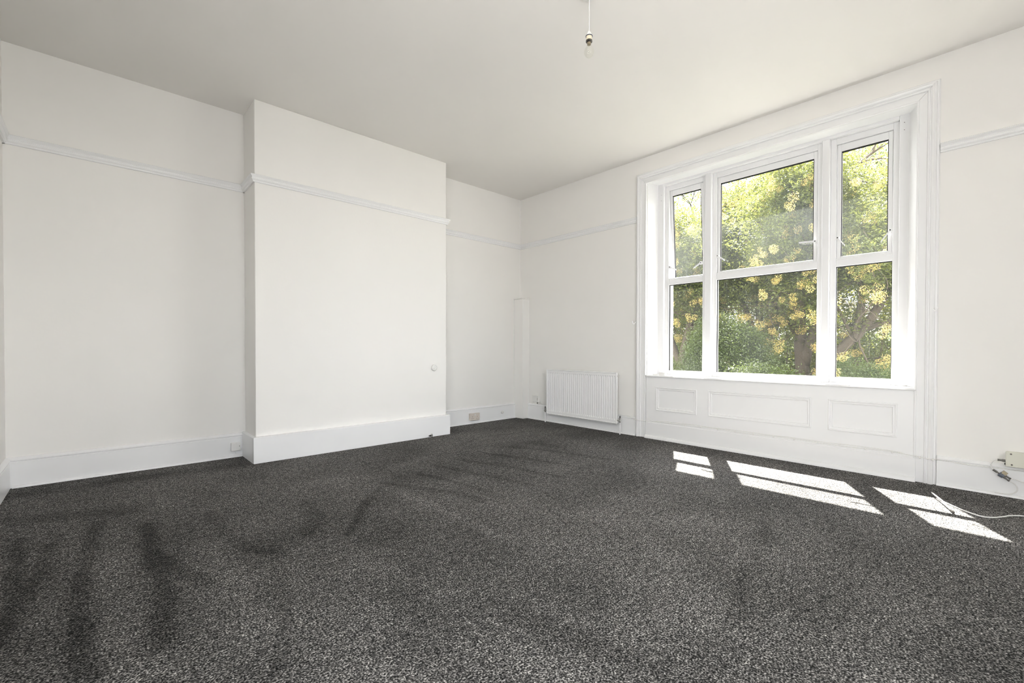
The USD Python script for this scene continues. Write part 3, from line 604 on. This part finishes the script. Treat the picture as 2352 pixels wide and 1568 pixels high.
fc = thing('floor_coax_cable', 'white coax cable lying on the carpet across the sun patch', 'cable', (-0.5, -4.4, 0))
R = 0.0038
pts = [(-0.40, -4.86), (-0.44, -4.72), (-0.473, -4.636), (-0.515, -4.588), (-0.588, -4.549), (-0.640, -4.512), (-0.655, -4.466), (-0.608, -4.408), (-0.542, -4.353), (-0.470, -4.302), (-0.392, -4.270), (-0.345, -4.254), (-0.336, -4.243), (-0.358, -4.243), (-0.411, -4.259), (-0.504, -4.294), (-0.600, -4.326), (-0.675, -4.352)]
zz = [R] * 12 + [0.012, 0.020, 0.022, 0.022, 0.018, 0.012]
part(fc, 'sheath', tube(smoothpath([(x, y, z) for (x, y), z in zip(pts, zz)]), R, 8), CABLE, smooth=True)
part(fc, 'tail_wire', tube(smoothpath([(-0.660, -4.277, 0.003), (-0.735, -4.296, 0.003), (-0.790, -4.317, 0.003), (-0.772, -4.344, 0.003), (-0.718, -4.366, 0.008)]), 0.0013, 6), BLACK, smooth=True, label='thin dark line for the cable shadow')  # black strand laid where the lifted cable's shadow falls
d = np.array([-0.075, -0.026, -0.006]); d /= np.linalg.norm(d)
part(fc, 'coax_plug', lathe([(0, 0), (0.005, 0), (0.005, 0.014), (0.0062, 0.015), (0.0062, 0.03), (0.0035, 0.032), (0.0035, 0.042), (0, 0.042)], np.array([-0.672, -4.351, 0.0125]), d, 12), DARKMETAL, smooth=40, label='dark metal plug end')

# ------------------------------------------------------------------ pendant lamp
BXY = np.array([-2.2300, -2.9046])
pl = thing('pendant_lamp', 'bare clear bulb hanging on a white cord from the ceiling', 'pendant lamp', (BXY[0], BXY[1], 2.64))
at = lambda z: (BXY[0], BXY[1], z)
part(pl, 'ceiling_rose', lathe([(0, 2.975), (0.008, 2.975), (0.012, 2.983), (0.036, 2.986), (0.042, 2.992), (0.042, 3.0), (0, 3.0)], at(0), n=36), PLASTIC, smooth=35)
part(pl, 'cord', lathe([(0, 2.785), (0.0024, 2.785), (0.0024, 2.978), (0, 2.978)], at(0), n=10), CABLE, smooth=True)
lh = part(pl, 'lampholder', lathe([(0, 2.762), (0.0165, 2.762), (0.0158, 2.770), (0.012, 2.780), (0.006, 2.788), (0.003, 2.792), (0, 2.792)], at(0), n=28), PLASTIC, smooth=40)
part(lh, 'collar', lathe([(0, 2.759), (0.0205, 2.759), (0.0205, 2.7615), (0, 2.7615)], at(0), n=28), GREYPL, smooth=30, label='thin grey collar ring')
part(lh, 'skirt', lathe([(0, 2.738), (0.0165, 2.738), (0.0170, 2.758), (0, 2.759)], at(0), n=28), YELLOWED, smooth=30, label='yellowed cream skirt')
part(lh, 'metal_ring', lathe([(0.012, 2.724), (0.0185, 2.728), (0.0185, 2.736), (0.016, 2.738), (0.010, 2.738)], at(0), n=28), DARKMETAL, smooth=30)
bl = part(pl, 'bulb', lathe([(0.011, 2.715), (0.0125, 2.708), (0.018, 2.698), (0.0255, 2.686), (0.0290, 2.674), (0.0285, 2.662), (0.0240, 2.651), (0.0150, 2.643), (0.006, 2.640), (0, 2.6395)], at(0), n=36), BULBGLASS, smooth=True)
part(bl, 'bulb_cap', lathe([(0, 2.712), (0.0110, 2.712), (0.0115, 2.718), (0.0110, 2.738), (0, 2.738)], at(0), n=24), BRASS, smooth=35)
part(bl, 'stem', lathe([(0, 2.672), (0.002, 2.674), (0.003, 2.690), (0.006, 2.708), (0, 2.712)], at(0), n=12), BULBGLASS, smooth=True)
part(bl, 'filament', [tube(smoothpath([(BXY[0] - 0.010, BXY[1], 2.678), (BXY[0] - 0.004, BXY[1] + 0.006, 2.672), (BXY[0] + 0.004, BXY[1] + 0.006, 2.672), (BXY[0] + 0.010, BXY[1], 2.678)]), 0.0006, 5)], DARKMETAL, smooth=True)

# ------------------------------------------------------------------ outside
GZ = -1.1
solo('garden_ground', box(TH + 0.01, 40, -25, 30, GZ - 0.3, GZ), LAWN, 'grass garden ground outside beyond the window', 'garden ground', kind='structure')
def leaf_quad(c, d, nrm, L, W):
    d = d / np.linalg.norm(d); s = np.cross(d, nrm); s /= np.linalg.norm(s) + 1e-9; n_ = np.cross(s, d)
    v = np.array([c, c + d * L * 0.45 + s * W / 2 - n_ * W * 0.12, c + d * L, c + d * L * 0.45 - s * W / 2 - n_ * W * 0.12])
    return v, [[0, 1, 2], [0, 2, 3]]
def sprig(r, n_leaf, L, W, spread, tri=True, droop=0.3):
    V, F = [], []
    for k in range(n_leaf):
        o = r.normal(size=3) * spread * np.array([1, 1, 0.7])
        d = r.normal(size=3); d[2] = d[2] * 0.5 - droop; d /= np.linalg.norm(d)
        up = r.normal(size=3) * 0.6 + np.array([0, 0, 1.0])
        s = np.cross(d, up); s /= np.linalg.norm(s) + 1e-9
        for dd in ([d, d * 0.6 + s * 0.8, d * 0.6 - s * 0.8] if tri else [d]):
            v, f = leaf_quad(o, dd, up, L * r.uniform(0.75, 1.15), W)
            b = len(V) * 4; V.append(v); F += [[i + b for i in t] for t in f]
    return trimesh.Trimesh(np.vstack(V), F, process=False)
def raceme(r, n_=120, L=0.14):
    V, F = [], []
    for k in range(n_):
        t = r.uniform(0, 1); a = r.uniform(0, 2 * np.pi); rad_ = (0.070 * math.sqrt(max(0.0, 1 - (2 * t - 0.8) ** 2 / 1.5)) + 0.006) * math.sqrt(r.uniform())
        o = np.array([math.cos(a) * rad_, math.sin(a) * rad_, -t * L])
        d = np.array([math.cos(a), math.sin(a), -0.5]) + r.normal(size=3) * 0.5
        v, f = leaf_quad(o, d, r.normal(size=3), 0.018, 0.015)
        b = len(V) * 4; V.append(v); F += [[i + b for i in q] for q in f]
    return trimesh.Trimesh(np.vstack(V), F, process=False)

def quats(r, n_):
    """random turn about z with a small tilt"""
    a = r.uniform(0, 2 * np.pi, n_) / 2; t = r.normal(0, 0.25, n_) / 2; b = r.uniform(0, 2 * np.pi, n_)
    q = np.stack([np.cos(a) * np.cos(t), np.cos(b) * np.sin(t), np.sin(b) * np.sin(t), np.sin(a) * np.cos(t)], 1)
    return q / np.linalg.norm(q, axis=1, keepdims=True)
def scatter(parent, name, protos, material, pts, scales, r):
    path = parent + '/' + numbered(parent, name)
    pi = UsdGeom.PointInstancer.Define(stage, path)
    rel = pi.CreatePrototypesRel()
    for k, m in enumerate(protos):
        pp = usdkit.mesh(stage, f'{path}/sprig_{k:03d}' if k else f'{path}/sprig', m, material); rel.AddTarget(pp.GetPath())
    n_ = len(pts); o = ORIGIN[parent]
    pi.CreateProtoIndicesAttr(Vt.IntArray.FromNumpy(r.integers(0, len(protos), n_).astype(np.int32)))
    pi.CreatePositionsAttr(Vt.Vec3fArray.FromNumpy((np.asarray(pts) - o).astype(np.float32)))
    q = quats(r, n_)
    pi.CreateOrientationsAttr(Vt.QuathArray([Gf.Quath(float(a), float(b), float(c), float(d)) for a, b, c, d in q]))
    pi.CreateScalesAttr(Vt.Vec3fArray.FromNumpy(np.repeat(np.asarray(scales)[:, None], 3, 1).astype(np.float32)))
    tag(pi.GetPrim(), kind='stuff')
    return path

rt = np.random.default_rng(21)
SPRIGS = [sprig(rt, 16, 0.042, 0.019, 0.085) for _ in range(4)]
EVER = [sprig(rt, 34, 0.042, 0.018, 0.075, tri=False, droop=-0.2) for _ in range(3)]
FARS = [sprig(rt, 24, 0.075, 0.042, 0.16) for _ in range(3)]
RACEMES = [raceme(rt) for _ in range(3)]

def limb(pts, r0, r1, r, wob=0.04):
    P = smoothpath(pts, 6); n_ = len(P); P = P + r.normal(size=P.shape) * wob * np.linspace(0, 1, n_)[:, None] * 0.3
    return tube(P, np.linspace(r0, r1, n_), 9), P
def grow(P0, d, L, rad, depth, r, segs, tips):
    n_ = 5; pts = [np.array(P0, float)]; d = d / np.linalg.norm(d)
    for k in range(n_):
        d = d + r.normal(size=3) * 0.16 + np.array([0, 0, 0.03]); d /= np.linalg.norm(d); pts.append(pts[-1] + d * L / n_)
    pts = np.array(pts); segs.append(tube(pts, np.linspace(rad, rad * 0.62, n_ + 1), 5 if depth < 2 else 7, False))
    if depth == 0:
        tips += list(pts[1:]); return
    if depth == 1: tips += list(pts[3:])
    for k in range(r.integers(3, 5)):
        q = pts[r.integers(2, n_ + 1)]; nd = d + r.normal(size=3) * 0.75 + np.array([0, 0, -0.02])
        grow(q, nd, L * r.uniform(0.62, 0.85), rad * 0.55, depth - 1, r, segs, tips)
def tree(name, label, base, stems, leafm, protos, r, depth=2, L=1.2, nper=6, spread=0.20, flowers=0, scale=(0.8, 1.3), thin=0.0):
    t = thing(name, label, 'tree', base)
    tips, segs = [], []
    for k, (pts, r0, r1) in enumerate(stems):
        m, P = limb(pts, r0, r1, r)
        part(t, 'trunk' if k == 0 else 'bough', m, BARK, smooth=True)
        nb = max(3, int(len(P) / 3))
        for i in np.linspace(len(P) * 0.45, len(P) - 1, nb).astype(int):
            dd = r.normal(size=3) * np.array([1, 1, 0.5]) + np.array([0, 0, 0.35])
            grow(P[i], dd, L, max(r1 * 0.6, 0.015), depth, r, segs, tips)
    part(t, 'branches', segs, BARK, smooth=True)
    tips = np.array(tips)
    pts = np.repeat(tips, nper, 0); pts = pts + r.normal(size=pts.shape) * spread
    pts = pts[(pts[:, 2] < 5.0 + 0.3 * r.normal(size=len(pts))) | (r.uniform(size=len(pts)) > 0.8)]
    if thin: pts = pts[(pts[:, 2] > 2.3 + 0.4 * r.normal(size=len(pts))) | (r.uniform(size=len(pts)) > np.where(pts[:, 0] > base[0] + 0.25, 0.72, thin))]
    scatter(t, 'foliage', protos, leafm, pts, r.uniform(*scale, len(pts)), r)
    if flowers:
        front = tips[(tips[:, 0] < base[0] + 0.8) & (tips[:, 2] > 0.5) & (tips[:, 2] < 5.3)]
        cell = {}
        for q in front[np.argsort(front[:, 0])]: cell.setdefault(tuple(np.floor(q[1:] / 0.42).astype(int)), q)
        spots = np.array([q for q in cell.values() if r.uniform() < flowers]) + np.array([-0.16, 0, 0])
        fp_ = np.repeat(spots, 3, 0) + r.normal(size=(len(spots) * 3, 3)) * np.array([0.06, 0.07, 0.05]) + np.array([0, 0, -0.02])
        scatter(t, 'blossom', RACEMES, PETAL, fp_, r.uniform(0.7, 1.15, len(fp_)), r)
    return t
V3 = lambda *a: [np.array(p, float) for p in a]
tree('laburnum_tree', 'yellow-flowering tree with a thick straight trunk outside the middle light', (7.0, -1.60, GZ),
     [(V3((7, -1.62, GZ), (7, -1.60, 0.3), (7, -1.52, 1.6), (7.0, -1.54, 2.7), (7.1, -1.75, 3.6), (7.2, -1.9, 4.6)), 0.16, 0.06),
      (V3((7, -1.62, 0.6), (6.9, -1.80, 1.25), (6.8, -2.15, 2.0), (6.7, -2.45, 2.9)), 0.11, 0.04),
      (V3((7, -1.55, 1.1), (7.1, -1.30, 1.5), (7.2, -0.95, 2.2), (7.2, -0.7, 3.2)), 0.06, 0.03)], LEAF, SPRIGS, np.random.default_rng(31), flowers=0.7, nper=5, thin=0.88)
tree('laburnum_tree', 'yellow-flowering tree with a slanting bough outside the light next to the aerial box', (6.6, -1.75, GZ),
     [(V3((6.6, -1.70, GZ), (6.65, -1.85, 0.2), (6.8, -2.25, 0.85), (6.9, -2.62, 1.30), (7.0, -2.86, 1.75), (7.1, -3.2, 2.6), (7.2, -3.5, 3.6)), 0.13, 0.05),
      (V3((6.9, -2.55, 1.22), (7.0, -2.62, 1.9), (7.1, -2.60, 2.8), (7.1, -2.5, 3.8)), 0.08, 0.04),
      (V3((6.9, -2.65, 1.35), (7.2, -3.2, 1.55), (7.4, -3.9, 1.9)), 0.06, 0.03)], LEAF, SPRIGS, np.random.default_rng(32), flowers=0.7, nper=3, spread=0.16, thin=0.85)
tree('laburnum_tree', 'many-stemmed yellow-flowering tree outside the middle light beyond the evergreen', (7.6, -0.6, GZ),
     [(V3((7.6, -0.6, GZ), (7.6, -0.65, 0.8), (7.5, -0.85, 2.0), (7.5, -0.95, 2.9), (7.5, -0.9, 4.2)), 0.15, 0.05),
      (V3((7.6, -0.55, 0.6), (7.6, -0.5, 2.0), (7.5, -0.50, 3.0), (7.5, -0.5, 4.2)), 0.10, 0.04),
      (V3((7.6, -0.5, 0.9), (7.6, -0.2, 1.9), (7.7, 0.2, 2.6), (7.7, 0.5, 3.6)), 0.09, 0.03),
      (V3((7.6, -0.7, 0.9), (7.6, -1.1, 2.3), (7.6, -1.2, 3.4), (7.6, -1.3, 4.3)), 0.07, 0.03)], LEAF, SPRIGS, np.random.default_rng(33), flowers=0.7, nper=5, thin=0.8)
tree('laburnum_tree', 'yellow-flowering tree outside the light nearest the radiator', (7.4, 1.4, GZ),
     [(V3((7.4, 1.4, GZ), (7.4, 1.35, 0.6), (7.3, 1.1, 1.6), (7.2, 1.0, 2.6), (7.1, 1.1, 4.0)), 0.14, 0.05),
      (V3((7.4, 1.4, 0.5), (7.4, 1.8, 1.5), (7.4, 2.0, 2.6), (7.4, 2.1, 3.8)), 0.10, 0.04),
      (V3((7.4, 1.3, 0.7), (7.2, 0.7, 1.4), (7.0, 0.4, 2.2)), 0.06, 0.03)], LEAF, SPRIGS, np.random.default_rng(34), flowers=0.7, nper=5, thin=0.88)
for k, (x, y, h, lab) in enumerate([(13, -4.5, 5.5, 'tall green tree at the back of the garden behind the slanting bough'), (13.5, -0.5, 6.5, 'tall green tree at the back of the garden behind the many stems'),
                                    (13, 3.6, 6.5, 'tall green tree at the back of the garden behind the light nearest the radiator'),
                                    (9.5, 6.0, 6.0, 'tall green tree at the side of the garden beyond the light nearest the radiator')]):
    tree('garden_tree', lab, (x, y, GZ), [(V3((x, y, GZ), (x, y + 0.1, 1.5), (x, y, 3.2), (x, y, h - 1)), 0.2, 0.06), (V3((x, y, 0.2), (x, y + 0.8, 1.6), (x, y + 1.2, h - 2)), 0.12, 0.05), (V3((x, y, 0.2), (x, y - 0.8, 1.6), (x, y - 1.4, h - 2)), 0.12, 0.05)],
         LEAF_FAR, FARS, np.random.default_rng(40 + k), L=1.5, nper=2, spread=0.3, thin=0.55)
def shrub(name, label, c, rad3, n_, leafm, protos, r, cat='shrub'):
    t = thing(name, label, cat, (c[0], c[1], GZ))
    segs = []
    for k in range(14):
        d = r.normal(size=3); d[2] = abs(d[2]) + 0.5; d /= np.linalg.norm(d)
        e = np.array([c[0], c[1], GZ]) + d * np.array([rad3[0], rad3[1], (c[2] + rad3[2] - GZ)]) * 0.75
        segs.append(tube(smoothpath([(c[0], c[1], GZ), tuple((np.array([c[0], c[1], GZ]) * 0.5 + e * 0.5) + r.normal(size=3) * 0.08), tuple(e)], 4), np.linspace(0.03, 0.01, 9), 5))
    part(t, 'stems', segs, BARK, smooth=True)
    d = r.normal(size=(n_, 3)); d /= np.linalg.norm(d, axis=1, keepdims=True)
    k_ = r.uniform(0.55, 1.0, n_) ** 0.6
    bump_ = 0.78 + 0.45 * meshkit.fbm(d * 2.2 + 7, 3, 5)
    p = np.array(c) + d * np.array(rad3) * (k_ * bump_)[:, None]
    p = p[p[:, 2] > GZ + 0.05]
    scatter(t, 'foliage', protos, leafm, p, r.uniform(0.8, 1.3, len(p)), r)
shrub('evergreen_shrub', 'dense dark green evergreen shrub outside the middle light', (5.0, -0.80, -0.05), (0.80, 0.95, 1.70), 3600, LEAF_DARK, EVER, np.random.default_rng(51))
shrub('evergreen_shrub', 'low dark evergreen shrub nearest the glass outside the middle light', (3.9, -1.9, -0.45), (0.6, 0.95, 1.15), 2200, LEAF_DARK, EVER, np.random.default_rng(52))
shrub('garden_shrub', 'low pale green shrub outside the light next to the aerial box', (5.6, -2.9, -0.2), (0.7, 0.9, 0.95), 1300, LEAF_FAR, EVER, np.random.default_rng(53))
shrub('garden_shrub', 'low yellow-green shrub outside the light nearest the radiator', (5.6, 0.9, -0.3), (0.7, 0.9, 1.0), 1300, LEAF, EVER, np.random.default_rng(54))

for k, (y, top, lab) in enumerate([(-4.3, 2.0, 'sunlit yellow-green bush beyond the slanting bough'), (-2.3, 2.5, 'sunlit yellow-green bush beyond the thick trunk'), (0.0, 2.8, 'sunlit yellow-green bush beyond the many stems'), (2.4, 2.6, 'sunlit yellow-green bush beyond the light nearest the radiator')]):
    shrub('garden_bush', lab, (9.9, y, 0.3), (0.75, 1.25, top - 0.3), 900, LEAF_SUN, SPRIGS, np.random.default_rng(71 + k), 'bush')

# hedge and the neighbours' tiled house at the far end of the garden
rh = np.random.default_rng(61)
hd = thing('boundary_hedge', 'clipped green boundary hedge at the far end of the garden', 'hedge', (16.0, 0, GZ))
part(hd, 'stems', [tube([(16, y, GZ), (16.05, y + 0.1, 0.6)], 0.03, 5) for y in np.linspace(-11.5, 13.5, 40)], BARK)
hp = np.c_[16 + rh.uniform(-0.5, 0.5, 3600), rh.uniform(-12, 14, 3600), GZ + rh.uniform(0.05, 2.5, 3600)]
scatter(hd, 'foliage', FARS, LEAF_FAR, hp, rh.uniform(1.0, 1.6, len(hp)), rh)
hs = thing('neighbouring_house', 'pale brick house with a tiled roof glimpsed between the boughs', 'house', (26.0, -1.5, GZ))
HX0, HX1, HY0, HY1, HE = 23.0, 31.0, -7.0, 3.5, 0.9
part(hs, 'wall', [box(HX0, HX1, HY0, HY1, GZ, HE)], BRICKFAR)
xr, zr = (HX0 + HX1) / 2, 3.6
part(hs, 'gable', hull([(HX0 + 0.3, y, HE) for y in (HY0 + 0.1, HY1 - 0.1)] + [(HX1 - 0.3, y, HE) for y in (HY0 + 0.1, HY1 - 0.1)] + [(xr, y, zr - 0.12) for y in (HY0 + 0.1, HY1 - 0.1)]), BRICKFAR)
rf = part(hs, 'roof', [hull([(xr, y, zr + o) for y in (HY0 - 0.2, HY1 + 0.2) for o in (-0.1, 0)] + [(xe, y, HE - 0.1 + o) for y in (HY0 - 0.2, HY1 + 0.2) for o in (-0.1, 0)]) for xe in (HX0 - 0.3, HX1 + 0.3)], ROOFTILE)
nc = 17
for k in range(nc):
    t0, t1 = k / nc, (k + 1.25) / nc
    f = lambda t: (HX0 - 0.3 + (xr - HX0 + 0.3) * t, HE - 0.1 + (zr - HE + 0.1) * t)
    (xa, za), (xb, zb) = f(t0), f(min(t1, 1))
    part(rf, 'tile_course', hull([(xa, y, za + o) for y in (HY0 - 0.2, HY1 + 0.2) for o in (0.03, 0.065)] + [(xb, y, zb + o) for y in (HY0 - 0.2, HY1 + 0.2) for o in (0.0, 0.02)]), ROOFTILE)
part(hs, 'chimney', box(27.5, 28.3, -3.4, -2.6, 2.6, 4.5), BRICKFAR)
for y in (-5.0, -1.8, 1.4):
    w_ = part(hs, 'window', ringmesh(HX0 - 0.03, HX0 + 0.05, y - 0.6, y + 0.6, -0.5, 0.6, 0.08), SASHW)
    part(w_, 'pane', box(HX0 - 0.012, HX0 - 0.004, y - 0.52, y + 0.52, -0.42, 0.52), GREYPL)
